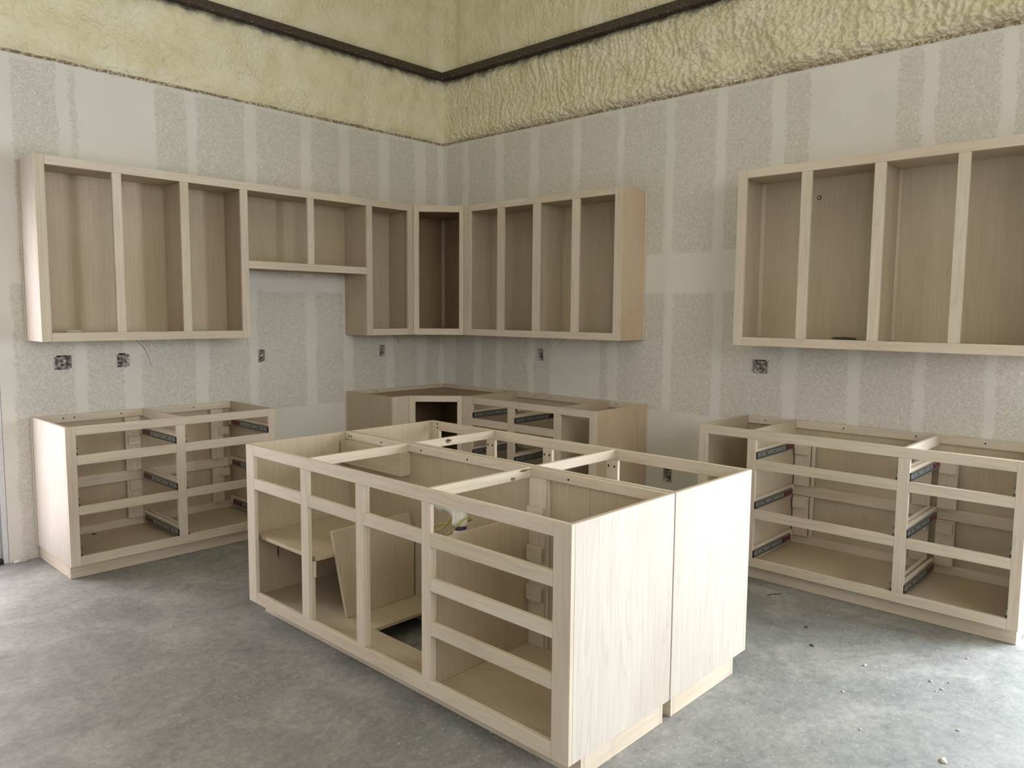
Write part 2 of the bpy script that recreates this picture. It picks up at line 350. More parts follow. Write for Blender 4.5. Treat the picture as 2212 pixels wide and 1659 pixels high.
bm = bmesh.new(); add_box(bm, -9.15, 0.15, -9.15, 0.15, 5.35, 5.45)
struct(obj('ceiling', bm, m_foam2))

# spray foam: displaced grids between drywall top, girts and roof
def foam(kind, s0, s1, z0, z1, step, parent, upper, mat):
    bm = bmesh.new(); ns = int((s1 - s0) / step) + 1; nz = int((z1 - z0) / step) + 1; rows = []
    for k in range(nz + 1):
        z = z0 + (z1 - z0) * k / nz; row = []
        for i in range(ns + 1):
            s = s0 + (s1 - s0) * i / ns
            e = min(1.0, (z - z0) / 0.07, (z1 - z) / 0.06); e = max(0.0, e); e = e * e * (3 - 2 * e)
            ec = min(1.0, -s / 0.08); 
            if kind == 'L':
                rough = min(1, max(0.25, 0.6 + 1.6 * noise.noise((s * 1.2, z * 1.6, 21.0)) + 0.3 * (-s - 2))); v = 0.020 * noise.noise((s * 3.1, z * 3.3, 1.0)) + 0.014 * noise.noise((s * 9, z * 10, 4.0)) + rough * (0.016 * (0.5 - abs(noise.noise((s * 17, z * 17, 8.0)))) + 0.009 * (0.5 - abs(noise.noise((s * 38, z * 38, 2.0)))))
                vv = noise.noise((s * 4.5, z * 6.5, 12.0)); v -= 0.016 * max(0, 0.07 - abs(vv)) / 0.07 * max(0, min(1, 3 * noise.noise((s * 1.6, z * 2, 7.0)))) * min(1, max(0.15, (-s - 1.0) / 2))
                if upper: v = v * 0.35 + 0.004 * noise.noise((s * 14, z * 14, 3))
                base = 0.012
            else:
                fade = 0.45 + 0.55 * min(1, max(0, (-s - 0.1) / 1.6))
                far = min(1, max(0, (-s - 1.9) / 1.2)); rib = 1 - abs(noise.noise((s * 24 + 1.6 * noise.noise((s * 3, z * 5, 0)), z * 4.5, 1.0))) * 2.2
                blob = 1 - abs(noise.noise((s * 22, z * 19, 6.0))) * 2.0
                fine = 1 - abs(noise.noise((s * 52, z * 46, 9.0))) * 1.8
                big = noise.noise((s * 3.0, z * 3.4, 5.0))
                v = fade * (0.015 * (1 - .4 * far) * rib + (0.010 + 0.010 * far) * blob + 0.008 * fine + (0.02 + 0.045 * far) * big + 0.02 * far * abs(noise.noise((s * 9, z * 8, 3.0)))) - 0.008
                foot = math.exp(-((z - z0 - 0.07) / 0.05) ** 2)
                if not upper: v += fade * 0.030 * foot * (0.5 + 0.5 * blob)
                if upper: v *= 0.55
                base = 0.018
            if upper: base = 0.05
            d = base - v * e * ec + (1 - e) * 0.012
            if upper: d += 0.012 * math.exp(-((s + 0.10) / 0.05) ** 2)
            # round the inside corner
            q = max(0, 1 + s / 0.10); d -= 0.02 * q * q
            p = (s, d, z) if kind == 'L' else (d, s, z)
            row.append(bm.verts.new(p))
        rows.append(row)
    for k in range(nz):
        for i in range(ns):
            f = bm.faces.new((rows[k][i], rows[k][i + 1], rows[k + 1][i + 1], rows[k + 1][i])); f.smooth = True
    o = obj('spray_foam', bm, mat, parent); o['kind'] = 'stuff'; return o
for kind, par in (('L', wl), ('R', wr)):
    smax = 0.03
    foam(kind, -4.6, smax, WT - 0.004, 3.585, 0.009, par, False, m_foam if kind == 'L' else m_foamR)
    foam(kind, -9.0, -4.6, WT - 0.004, 3.585, 0.05, par, False, m_foam)
    foam(kind, -3.2, 0.055, 3.63, 4.9, 0.016, par, True, m_foam2)
    foam(kind, -9.0, -3.2, 3.63, 5.36, 0.08, par, True, m_foam2)
    foam(kind, -3.2, 0.055, 4.9, 5.36, 0.05, par, True, m_foam2)
    # steel girt: outer flange, web shadow gap and turned lip
    bm = bmesh.new()
    za, zb = (3.578, 3.640) if kind == 'L' else (3.580, 3.645)
    e1 = 0.10
    for q in ((-9.0, e1 if kind == 'L' else e1, -0.012, 0.004, za, zb), (-9.0, e1, 0.004, 0.12, zb - 0.006, zb), (-9.0, e1, -0.018, -0.012, za, za + 0.012), (-9.0, e1, -0.002, 0.06, za - 0.006, za)):
        if kind == 'L': add_box(bm, q[0], -0.0125 if q[2] < 0 else 0.1, q[2], q[3], q[4], q[5])
        else: add_box(bm, q[2], q[3], q[0], -0.0 if q[2] < 0 else 0.1, q[4], q[5])
    obj('steel_girt', bm, m_girt, par)
    # ragged top edge of the board
    bm = bmesh.new(); n = 460; prev = None
    for i in range(n + 1):
        s = -4.6 + 4.6 * i / n
        j1 = 0.010 * noise.noise((s * 6, 2, 1)) + 0.006 * noise.noise((s * 34, 5, 1)); j2 = 0.007 * noise.noise((s * 22, 8, 3))
        zt, z_ = WT + 0.010 + j1 * 0.6, WT - 0.008 + j2 * 0.7 + 0.004 * noise.noise((s * 3, 1, 8))
        pr = [(-0.0045, z_), (-0.007, (z_ + zt) / 2), (-0.003, zt), (0.02, zt + 0.003), (0.02, z_)]
        ring = [bm.verts.new((s, d, z) if kind == 'L' else (d, s, z)) for d, z in pr]
        if prev:
            for k in range(5): bm.faces.new((prev[k], prev[(k + 1) % 5], ring[(k + 1) % 5], ring[k]))
        prev = ring
    obj('torn_board_edge', bm, m_edge, par)

# glazed door in the left wall
d1 = bpy.data.objects.new('door_1', None); COL.objects.link(d1); d1.location = (-4.02, 0.08, 0); struct(d1)
O = (-4.02, 0.08, 0)
def dpart(name, boxes, m, bev=0.002):
    bm = bmesh.new()
    for b3 in boxes: add_box(bm, *b3, bev=bev)
    return obj(name, bm, m, d1, O)
dpart('door_jamb', [(-3.519, -3.4915, 0.002, 0.15, 0.0, 2.118), (-4.549, -4.52, 0.002, 0.15, 0.0, 2.118), (-4.519, -3.52, 0.002, 0.15, 2.09, 2.118)], m_white)
dpart('door_stop', [(-3.531, -3.5195, 0.05, 0.15, 0.0, 2.089)], m_white)
dpart('door_stile', [(-3.575, -3.5315, 0.07, 0.115, 0.03, 2.085), (-4.51, -4.45, 0.07, 0.115, 0.03, 2.085), (-4.449, -3.576, 0.07, 0.115, 1.97, 2.085), (-4.449, -3.576, 0.07, 0.115, 0.03, 0.09)], m_black)
dpart('door_sill', [(-4.519, -3.5195, 0.0, 0.16, 0.0, 0.026)], m_black)
dpart('pane', [(-4.449, -3.576, 0.088, 0.094, 0.091, 1.969)], glass_mat(), 0)
dpart('hinge', [(-3.5325, -3.5205, 0.035, 0.068, 1.10, 1.19)], m_steel)
# frames in the other openings; both windows are unseen, added for fill light
for nm, b3, fr in (('door_2', (0.07, 0.078, -7.02, -4.92, 0.0, 2.35), 'y'), ('added_window_1', (-6.8, -2.4, -9.08, -9.07, 1.75, 3.75), 'x'), ('added_window_2', (-9.08, -9.07, -5.9, -3.1, 1.4, 3.0), 'y')):
    bm = bmesh.new(); x0, x1, y0, y1, z0, z1 = b3
    t = 0.05
    if fr == 'y':
        mid = (y0 + y1) / 2
        for a, b2, c, d in ((y0, y1, z0, z0 + t), (y0, y1, z1 - t, z1), (y0, y0 + t, z0 + t, z1 - t), (y1 - t, y1, z0 + t, z1 - t), (mid - t / 2, mid + t / 2, z0 + t, z1 - t)): add_box(bm, x0 - .02, x1 + .02, a, b2, c, d)
    else:
        mid = (x0 + x1) / 2
        for a, b2, c, d in ((x0, x1, z0, z0 + t), (x0, x1, z1 - t, z1), (x0, x0 + t, z0 + t, z1 - t), (x1 - t, x1, z0 + t, z1 - t), (mid - t / 2, mid + t / 2, z0 + t, z1 - t)): add_box(bm, a, b2, y0 - .02, y1 + .02, c, d)
    struct(obj(nm, bm, m_black))

# ------------------------------------------------------------------ cabinets
TOP = 0.876; KZ = 0.082
class Cab:
    """boards addressed as u (left to right seen from the front), d (into the cabinet), z"""
    def __init__(s, name, label, facing, F, u0, u1, cat='cabinet', rot=None, depth=0.6, z0=0.0):
        s.f = facing; s.F = F; s.z0 = z0
        x0, x1, y0, y1, _, _ = s.w(u0, u1, 0, depth, 0, 0)
        s.org = Vector(((x0 + x1) / 2, (y0 + y1) / 2, z0))
        loc = s.org.copy(); rz = 0
        if rot:
            piv, th = rot; dx = s.org - piv
            loc = piv + Vector((dx.x * math.cos(th) - dx.y * math.sin(th), dx.x * math.sin(th) + dx.y * math.cos(th), dx.z)); rz = th
        s.e = thing(name, label, cat, loc, rz)
    def w(s, u0, u1, d0, d1, z0, z1):
        if s.f == '-y': r = (u0, u1, s.F + d0, s.F + d1)
        elif s.f == '-x': r = (s.F + d0, s.F + d1, -u1, -u0)
        else: r = (s.F - d1, s.F - d0, u0, u1)       # '+x'
        return (min(r[0:2]), max(r[0:2]), min(r[2:4]), max(r[2:4]), z0, z1)
    def ax(s, a):
        if a == 'z': return 2
        return {'-y': {'u': 0, 'd': 1}, '-x': {'u': 1, 'd': 0}, '+x': {'u': 1, 'd': 0}}[s.f][a]
    def b(s, name, u0, u1, d0, d1, z0, z1, grain='z', W=None, bev=0.0012, parent=None):
        bm = bmesh.new(); add_box(bm, *s.w(u0, u1, d0, d1, z0, z1), bev=bev)
        m = (W if W is not None else WS)
        m = m[s.ax(grain)] if isinstance(m, list) else m
        return obj(name, bm, m, parent or s.e, s.org)
    def multi(s, name, boxes, mats, parent=None):
        bm = bmesh.new()
        for q in boxes: add_box(bm, *s.w(*q[:6]), mi=(q[6] if len(q) > 6 else 0))
        return obj(name, bm, mats, parent or s.e, s.org)
    def hole(s, u, d, z, r=0.0045, face='d'):
        # countersunk screw head: small dark disc seated on the nailer face
        bm = bmesh.new(); q = s.w(u, u, d, d, z, z); c = Vector((q[0], q[2], z))
        nrm = {'-y': Vector((0, -1, 0)), '-x': Vector((-1, 0, 0)), '+x': Vector((1, 0, 0))}[s.f]
        tube(bm, [c - nrm * 0.0002, c + nrm * 0.0012], r, 10)
        return obj('screw', bm, m_dark, s.e, s.org)
FT = 0.019
def slide(c, u, side, z, d0=0.004, L=0.50, top=0.042):
    """ball bearing slide; u = opening edge, side = +1 when the slide sits left of the opening (faces right)"""
    sg = side
    z0, z1 = z + 0.003, z + 0.003 + top
    o = c.multi('drawer_slide', [(u, u - sg * 0.002, d0, d0 + L, z0 + 0.002, z1 - 0.002), (u - sg * 0.002, u + sg * 0.009, d0, d0 + L, z0, z0 + 0.0025), (u - sg * 0.002, u + sg * 0.009, d0, d0 + L, z1 - 0.0025, z1),
        (u + sg * 0.009, u + sg * 0.008, d0, d0 + L, z0 + 0.0025, z0 + 0.008), (u + sg * 0.009, u + sg * 0.008, d0, d0 + L, z1 - 0.008, z1 - 0.0025)], m_steel)
    hs = [(u + sg * 0.0005, u + sg * 0.0065, d0 + 0.012, d0 + L - 0.115, z0 + 0.009, z1 - 0.009, 0)]
    for dd, ln in ((0.05, 0.010), (0.11, 0.022), (0.22, 0.012), (0.33, 0.008)):
        hs.append((u + sg * 0.0065, u + sg * 0.0070, d0 + dd, d0 + dd + ln, z0 + 0.017, z0 + 0.025, 1))
    c.multi('inner_rail', hs, [m_steel2, m_dark], o)
    t = c.multi('release_tip', [(u + sg * 0.001, u + sg * 0.0095, d0 + L - 0.112, d0 + L + 0.002, z0 + 0.0085, z1 - 0.0085)], m_red, o); t['label'] = 'dark red plastic end'
    return o
def frame(c, u0, u1, z0, z1, cols, rows_of, name_pref=''):
    """face frame: outer stiles, mullions between openings, rails. cols = [(a,b)], rows_of[i] = [(zlo,zhi)] from the top"""
    top = rows_of[0][0][1]; bot = min(r[0] for r in rows_of[0])
    c.b('stile', u0, cols[0][0], 0, FT, z0, z1, 'z'); c.b('stile', cols[-1][1], u1, 0, FT, z0, z1, 'z')
    c.b('top_rail', cols[0][0] + .0004, cols[-1][1] - .0004, 0, FT, top, z1, 'u')
    c.b('bottom_rail', cols[0][0] + .0004, cols[-1][1] - .0004, 0, FT, z0, bot, 'u')
    for i in range(len(cols) - 1): c.b('mullion', cols[i][1], cols[i + 1][0], 0, FT, bot + .0004, top - .0004, 'z')
    for i, (a, b2) in enumerate(cols):
        r = rows_of[i]
        for k in range(len(r) - 1): c.b('mid_rail', a + .0004, b2 - .0004, 0, FT, r[k + 1][1], r[k][0], 'u')

LZ = [(.713, .827), (.423, .659), (.135, .372)]
# ---- left base drawer cabinet
lb = Cab('base_cabinet', 'unfinished maple base cabinet with six open drawer bays under the left wall cabinets', '-y', -.619, -3.340, -2.066)
frame(lb, -3.340, -2.066, KZ, TOP, [(-3.287, -2.727), (-2.673, -2.112)], [LZ, LZ])
D = .617
def carcass(c, u0, u1, D, kick_in=(0.011, 0.011), kd=0.05, kb=0.10, skinL=False, skinR=False, bot_z=0.100, back=True, holes=(), sk=None):
    WE_ = sk or WE
    uu0, uu1 = u0, u1
    if skinL: c.b('end_skin', u0, u0 + .006, FT + .0003, D, KZ, TOP, 'z', WE_); uu0 = u0 + .0063
    if skinR: c.b('end_skin', u1 - .006, u1, FT + .0003, D, KZ, TOP, 'z', WE_); uu1 = u1 - .0063
    c.b('side_panel', uu0, uu0 + .013, FT + .0003, D, KZ, TOP, 'z', WP); c.b('side_panel', uu1 - .013, uu1, FT + .0003, D, KZ, TOP, 'z', WP)
    i0, i1 = uu0 + .0133, uu1 - .0133
    if back: c.b('back_panel', i0, i1, D - .006, D, KZ, TOP - .002, 'z', WP)
    if not holes: c.b('bottom_panel', i0, i1, FT + .0003, D - .0065, bot_z - .016, bot_z, 'u', WP)
    k0, k1 = u0 + kick_in[0], u1 - kick_in[1]
    c.b('toe_kick', k0, k1, kd, kd + .018, 0.001, KZ - .0005, 'u')
    c.b('kick_side', k0, k0 + .018, kd + .0185, D - kb, 0.001, KZ - .0005, 'd'); c.b('kick_side', k1 - .018, k1, kd + .0185, D - kb, 0.001, KZ - .0005, 'd')
    c.b('kick_back', k0, k1, D - kb + .0005, D - kb + .018, 0.001, KZ - .0005, 'u')
    return i0, i1
def nailers(c, i0, i1, D, zs, screws=()):
    d = D - .0065
    for z0, z1 in zs: c.b('back_nailer', i0 + .0005, i1 - .0005, d - .018, d, z0, z1, 'u')
    for u in screws: c.hole(u, d - .018, TOP - .022)
i0, i1 = carcass(lb, -3.340, -2.066, D, kick_in=(0.010, 0.011), kb=0.03, skinL=True)
lb.b('scribe_strip', -3.346, -3.3405, D - .022, D, KZ, TOP, 'z')
NZ = [(.828, .875), (.405, .472), (.1005, .152)]
nailers(lb, i0, i1, D, NZ, (-3.17, -3.11, -2.83, -2.35))
lb.b('stretcher', -2.695, -2.676, FT + .001, D - .026, .820, .8755, 'd')
lb.b('back_cleat', -2.815, -2.722, D - .044, D - .0255, .153, .404, 'z'); lb.b('back_cleat', -2.815, -2.722, D - .044, D - .0255, .473, .827, 'z')
lb.b('back_cleat', -2.235, -2.15, D - .044, D - .0255, .153, .404, 'z'); lb.b('back_cleat', -2.235, -2.15, D - .044, D - .0255, .473, .827, 'z')
for cols in ((-3.287, -2.727), (-2.673, -2.112)):
    for zi, (z0, z1) in enumerate(LZ):
        a, b2 = cols
        slide(lb, a, 1, z0); slide(lb, b2, -1, z0)
        lb.b('slide_support', a - .0205, a - .003, FT + .0005, D - .045, z0 + .002, z0 + .058, 'd')
        lb.b('slide_support', b2 + .003, b2 + .0205, FT + .0005, D - .045, z0 + .002, z0 + .058, 'd')
    for z0 in (.645, .345):
        lb.b('cleat_block', b2 - .075, b2 + .0, D - .060, D - .0445, z0, z0 + .055, 'u')

# ---- corner base cabinet with a diagonal door opening
DX = .619
cb = thing('corner_base_cabinet', 'unfinished maple corner base cabinet with a diagonal front and dark square opening', 'cabinet', (-.55, -.45, 0))
cbo = Vector((-.55, -.45, 0))
def cbb(name, x0, x1, y0, y1, z0, z1, m, par=None, bev=.0012):
    bm = bmesh.new(); add_box(bm, x0, x1, y0, y1, z0, z1, bev=bev); return obj(name, bm, m, par or cb, cbo)
def prism(name, pts, z0, z1, m, par, org):
    bm = bmesh.new(); add_prism(bm, pts, z0, z1); return obj(name, bm, m, par, org)
def diag(par, org, A, B, z0, z1, so, se, zt, zb, th=.019):
    A = Vector((*A, 0)); B = Vector((*B, 0)); u = (B - A); Ln = u.length; u.normalize(); n = Vector((-u.y, u.x, 0))
    if n.x + n.y < 0: n = -n
    def pc(name, a, b2, za, zb_, ax):
        bm = bmesh.new(); add_box(bm, a, b2, 0, th, za, zb_, bev=.0012)
        for v in bm.verts:
            p = A + u * v.co.x + n * v.co.y; v.co = Vector((p.x, p.y, v.co.z))
        return obj(name, bm, WS[ax], par, org)
    pc('stile', 0, so, z0, z1, 2); pc('stile', Ln - se, Ln, z0, z1, 2)
    pc('top_rail', so + .0004, Ln - se - .0004, zt, z1, 0); pc('bottom_rail', so + .0004, Ln - se - .0004, z0, zb, 0)
diag(cb, cbo, (-.911, -.619), (-.619, -.911), KZ, TOP, .050, .036, .829, .135)
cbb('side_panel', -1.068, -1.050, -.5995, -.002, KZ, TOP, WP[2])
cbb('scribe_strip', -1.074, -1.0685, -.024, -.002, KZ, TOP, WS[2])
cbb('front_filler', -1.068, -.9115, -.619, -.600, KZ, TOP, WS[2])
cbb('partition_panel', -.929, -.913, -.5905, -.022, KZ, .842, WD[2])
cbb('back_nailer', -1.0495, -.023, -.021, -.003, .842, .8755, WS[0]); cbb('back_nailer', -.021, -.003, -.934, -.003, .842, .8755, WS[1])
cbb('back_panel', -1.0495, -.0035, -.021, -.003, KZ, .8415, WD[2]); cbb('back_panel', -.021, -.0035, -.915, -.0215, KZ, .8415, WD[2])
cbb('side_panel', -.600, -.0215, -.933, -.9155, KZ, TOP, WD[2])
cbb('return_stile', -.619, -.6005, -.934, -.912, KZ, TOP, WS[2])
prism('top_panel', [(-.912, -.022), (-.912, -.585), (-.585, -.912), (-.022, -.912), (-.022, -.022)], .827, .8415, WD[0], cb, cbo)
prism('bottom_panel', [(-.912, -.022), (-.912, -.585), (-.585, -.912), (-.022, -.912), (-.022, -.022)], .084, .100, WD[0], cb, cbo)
prism('toe_kick', [(-1.057, -.03), (-1.057, -.565), (-.90, -.565), (-.565, -.90), (-.565, -.93), (-.03, -.93), (-.03, -.03)], 0.001, KZ - .001, WS[0], cb, cbo)
for x in (-.80, -.775, -.09): 
    bm = bmesh.new(); tube(bm, [Vector((x, -.0208, .862)), Vector((x, -.0222, .862))], .0045, 10); obj('screw', bm, m_dark, cb, cbo)
for y in (-.06, -.80):
    bm = bmesh.new(); tube(bm, [Vector((-.0208, y, .862)), Vector((-.0222, y, .862))], .0045, 10); obj('screw', bm, m_dark, cb, cbo)

# ---- right base run next to the corner
rb = Cab('base_cabinet', 'maple base cabinet with drawer slides right of the corner, behind the island', '-x', -.619, .9355, 2.217)
RC = [(1.028, 1.403), (1.471, 1.850), (1.910, 2.164)]
frame(rb, .9355, 2.217, KZ, TOP, RC, [LZ, LZ, [(.135, .827)]])
i0, i1 = carcass(rb, .9355, 2.217, D, skinR=True, sk=WO)
nailers(rb, i0, 1.878, D, NZ, (1.16, 1.32)); 
rb.b('partition_panel', 1.879, 1.895, FT + .0005, D - .007, .1005, TOP - .0005, 'z', WP)
rb.b('back_nailer', 1.8955, i1 - .0005, D - .0245, D - .0065, .828, .875, 'u'); rb.hole(1.96, D - .0245, .853)
rb.b('slide_support', 1.428, 1.446, FT + .001, D - .026, .60, .658, 'd')
for a, b2 in RC[:2]:
    for z0, z1 in LZ:
        slide(rb, a, 1, z0); slide(rb, b2, -1, z0)
        rb.b('slide_support', a - .0205, a - .003, FT + .0005, D - .026, z0 + .002, z0 + .058, 'd')
        rb.b('slide_support', b2 + .003, b2 + .0205, FT + .0005, D - .026, z0 + .002, z0 + .058, 'd')

# ---- right-hand long base cabinet
SZ = [(.707, .824), (.419, .655), (.132, .367)]
sb = Cab('base_cabinet', 'long maple base cabinet on the right wall with one door bay and six drawer bays', '-x', -.619, 2.990, 4.656)
SC = [(3.046, 3.299), (3.353, 4.105), (4.161, 4.610)]
frame(sb, 2.990, 4.656, KZ, TOP, SC, [[(.132, .824)], SZ, SZ])
i0, i1 = carcass(sb, 2.990, 4.656, D, skinL=True, skinR=True)
sb.b('partition_panel', 3.313, 3.329, FT + .0005, D - .007, .1005, TOP - .0005, 'z', WP)
sb.b('back_nailer', i0 + .0005, 3.3125, D - .0245, D - .0065, .828, .875, 'u'); sb.hole(3.13, D - .0245, .853)
nailers(sb, 3.3295, i1, D, [(.828, .875), (.740, .790), (.405, .470), (.1005, .152)], (3.62, 4.02, 4.36))
sb.b('stretcher', 4.122, 4.141, FT + .001, D - .026, .820, .8755, 'd')
for u in (3.338, 4.02, 4.150, 4.52):
    for za, zb in ((.153, .404), (.471, .739)):
        sb.b('back_cleat', u, u + .095, D - .044, D - .0255, za, zb, 'z')
        sb.b('cleat_block', u + .004, u + .088, D - .062, D - .0445, zb - .07, zb - .008, 'u')
sb.b('back_edge_strip', 3.440, 3.462, D - .034, D - .0255, .153, .404, 'z'); sb.b('back_edge_strip', 3.440, 3.462, D - .034, D - .0255, .471, .739, 'z')
for a, b2 in SC[1:]:
    for z0, z1 in SZ:
        slide(sb, a, 1, z0); slide(sb, b2, -1, z0)
        sb.b('slide_support', a - .0205, a - .003, FT + .0005, D - .063, z0 + .002, z0 + .058, 'd')
        sb.b('slide_support', b2 + .003, b2 + .0205, FT + .0005, D - .063, z0 + .002, z0 + .058, 'd')

# ---- upper cabinets
UT, UB, UTO, UBO = 2.400, 1.340, 2.348, 1.392
UD = .305
def upper_box(c, u0, u1, z0, z1, D, left=True, right=True, trim=True):
    a, b2 = u0, u1
    if left: c.b('side_panel', u0, u0 + .016, FT + .0003, D, z0, z1, 'z', WP); a += .0163
    if right: c.b('side_panel', u1 - .016, u1, FT + .0003, D, z0, z1, 'z', WP); b2 -= .0163
    c.b('back_panel', a, b2, D - .006, D, z0, z1, 'z', WP)
    c.b('top_panel', a, b2, FT + .0003, D - .0065, UTO + .003, UTO + .019, 'u', WP)
    c.b('bottom_panel', a, b2, FT + .0003, D - .0065, z0 + .030, z0 + .046, 'u', WP)
def pins(c, u, face, z0, z1, ds=(.05, .245)):
    bm = bmesh.new()
    for d in ds:
        z = z0
        while z < z1:
            q = c.w(u, u + .0004 * face, d, d + .004, z, z + .004); add_box(bm, *q); z += .032
    o = obj('shelf_pin_holes', bm, m_dark, c.e, c.org); o['kind'] = 'stuff'

ul = Cab('wall_cabinet', 'long maple wall cabinet on the left wall with a short middle section over the gap', '-y', -.307, -3.344, -.6045, depth=UD, z0=UB)
UC = [(-3.291, -2.932), (-2.878, -2.522), (-2.467, -2.114)]; US = [(-2.059, -1.594), (-1.540, -1.070)]; UF = (-1.016, -.660)
F_ = FT
ul.b('stile', -3.344, -3.291, 0, F_, UB, UT); ul.b('stile', -.660, -.6045, 0, F_, UB, UT)
ul.b('top_rail', -3.2906, -.6604, 0, F_, UTO, UT, 'u')
for a, b2 in ((-2.932, -2.878), (-2.522, -2.467)): ul.b('mullion', a, b2, 0, F_, UBO + .0004, UTO - .0004)
ul.b('stile', -2.114, -2.059, 0, F_, UB, UTO - .0004); ul.b('stile', -1.070, -1.016, 0, F_, UB, UTO - .0004)
ul.b('mullion', -1.594, -1.540, 0, F_, 1.8724, UTO - .0004)
ul.b('bottom_rail', -3.2906, -2.1144, 0, F_, UB, UBO, 'u'); ul.b('bottom_rail', -2.0586, -1.0704, 0, F_, 1.819, 1.872, 'u'); ul.b('bottom_rail', -1.0156, -.6604, 0, F_, UB, UBO, 'u')
UDD = .305
ul.b('end_skin', -3.344, -3.339, F_ + .0003, UDD, UB, UT, 'z', WE); ul.b('scribe_strip', -3.350, -3.3445, UDD - .02, UDD, UB, UT, 'z')
upper_box(ul, -3.3387, -2.062, UB, UT, UDD)
upper_box(ul, -2.0617, -1.0675, 1.819, UT, UDD, False, False)
upper_box(ul, -1.067, -.606, UB, UT, UDD)
ul.b('partition_panel', -2.503, -2.487, F_ + .0005, UDD - .007, UBO - .005, UTO + .0025, 'z', WP)
bm = bmesh.new(); 
# ---- diagonal upper corner
uc = thing('corner_wall_cabinet', 'maple wall cabinet set diagonally across the room corner, one tall dark opening', 'cabinet', (-.3, -.3, UB)); uco = Vector((-.3, -.3, UB))
diag(uc, uco, (-.603, -.307), (-.307, -.594), UB, UT, .046, .036, UTO, UBO)
def ucb(name, x0, x1, y0, y1, z0, z1, m):
    bm = bmesh.new(); add_box(bm, x0, x1, y0, y1, z0, z1, bev=.0012); return obj(name, bm, m, uc, uco)
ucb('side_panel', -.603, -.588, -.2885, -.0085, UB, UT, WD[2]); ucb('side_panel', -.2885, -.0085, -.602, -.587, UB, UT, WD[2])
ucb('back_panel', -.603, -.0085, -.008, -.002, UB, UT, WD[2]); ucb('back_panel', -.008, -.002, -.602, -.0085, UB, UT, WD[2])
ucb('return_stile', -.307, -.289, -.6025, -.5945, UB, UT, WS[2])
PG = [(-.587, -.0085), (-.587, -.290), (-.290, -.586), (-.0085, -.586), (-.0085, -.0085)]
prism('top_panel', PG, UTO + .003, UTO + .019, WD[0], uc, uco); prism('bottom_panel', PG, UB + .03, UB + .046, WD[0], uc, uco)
ucb('corner_cleat', -.030, -.0085, -.030, -.0085, UB + .047, UTO + .002, WS[2])
# ---- right upper next to corner
ur = Cab('wall_cabinet', 'four-bay maple wall cabinet right of the corner on the right wall', '-x', -.307, .6035, 2.171, depth=UD, z0=UB)
frame(ur, .6035, 2.171, UB, UT, [(.677, .982), (1.053, 1.357), (1.428, 1.736), (1.804, 2.114)], [[(UBO, UTO)]] * 4)
ur.b('end_skin', 2.166, 2.171, F_ + .0003, UDD, UB, UT, 'z', WO); ur.b('scribe_strip', 2.1715, 2.177, UDD - .018, UDD, UB, UT, 'z')
upper_box(ur, .6035, 2.1657, UB, UT, UDD)
ur.b('partition_panel', 1.385, 1.401, F_ + .0005, UDD - .007, UBO - .005, UTO + .0025, 'z', WP)
pins(ur, .6198, 1, 1.55, 2.22); pins(ur, 1.4012, 1, 1.55, 2.22)
# ---- far right upper
u2 = Cab('wall_cabinet', 'large maple wall cabinet at the right edge, above the long base cabinet', '-x', -.307, 3.026, 4.656, depth=UD, z0=UB)
frame(u2, 3.026, 4.656, UB, UT, [(3.083, 3.418), (3.478, 3.817), (3.875, 4.217), (4.273, 4.600)], [[(UBO, UTO)]] * 4)
upper_box(u2, 3.026, 4.656, UB, UT, UDD)
u2.b('partition_panel', 3.838, 3.854, F_ + .0005, UDD - .007, UBO - .005, UTO + .0025, 'z', WP)
u2.b('filler_strip', 3.0425, 3.068, UDD - .020, UDD - .0065, UBO - .004, UTO + .002, 'z'); u2.b('filler_strip', 3.8545, 3.872, UDD - .020, UDD - .0065, UBO - .004, UTO + .002, 'z')
# dowel hole ring in the back
bm = bmesh.new(); tube(bm, [Vector((-.0085, -3.406, 2.235)), Vector((-.011, -3.406, 2.235))], [.014, .012], 14); tube(bm, [Vector((-.0105, -3.406, 2.235)), Vector((-.0125, -3.406, 2.235))], .007, 10, 1)
obj('cable_grommet', bm, [m_chipd, m_chip], u2.e, u2.org)

# ---- island: two back-to-back units, whole island turned very slightly
PIV = Vector((-2.886, -3.833, 0)); TH = math.radians(-0.179)
ia = Cab('island_cabinet', 'front half of the maple island with drawer bays facing left and a loose panel inside', '-x', -2.886, 1.770, 3.833, rot=(PIV, TH))
ISL = (PIV, TH)
IC = [(1.844, 2.265), (2.325, 2.688), (2.742, 3.110), (3.161, 3.759)]
IZ1 = [(.711, .825), (.138, .659)]; IZ4 = [(.711, .825), (.538, .659), (.369, .489), (.138, .317)]
frame(ia, 1.770, 3.833, KZ, TOP, IC, [IZ1, IZ1, IZ1, IZ4])
ID = .601
i0, i1 = carcass(ia, 1.770, 3.833, ID, kd=.080, kb=.045, skinR=True, holes=(1,))
dB = ID - .0065
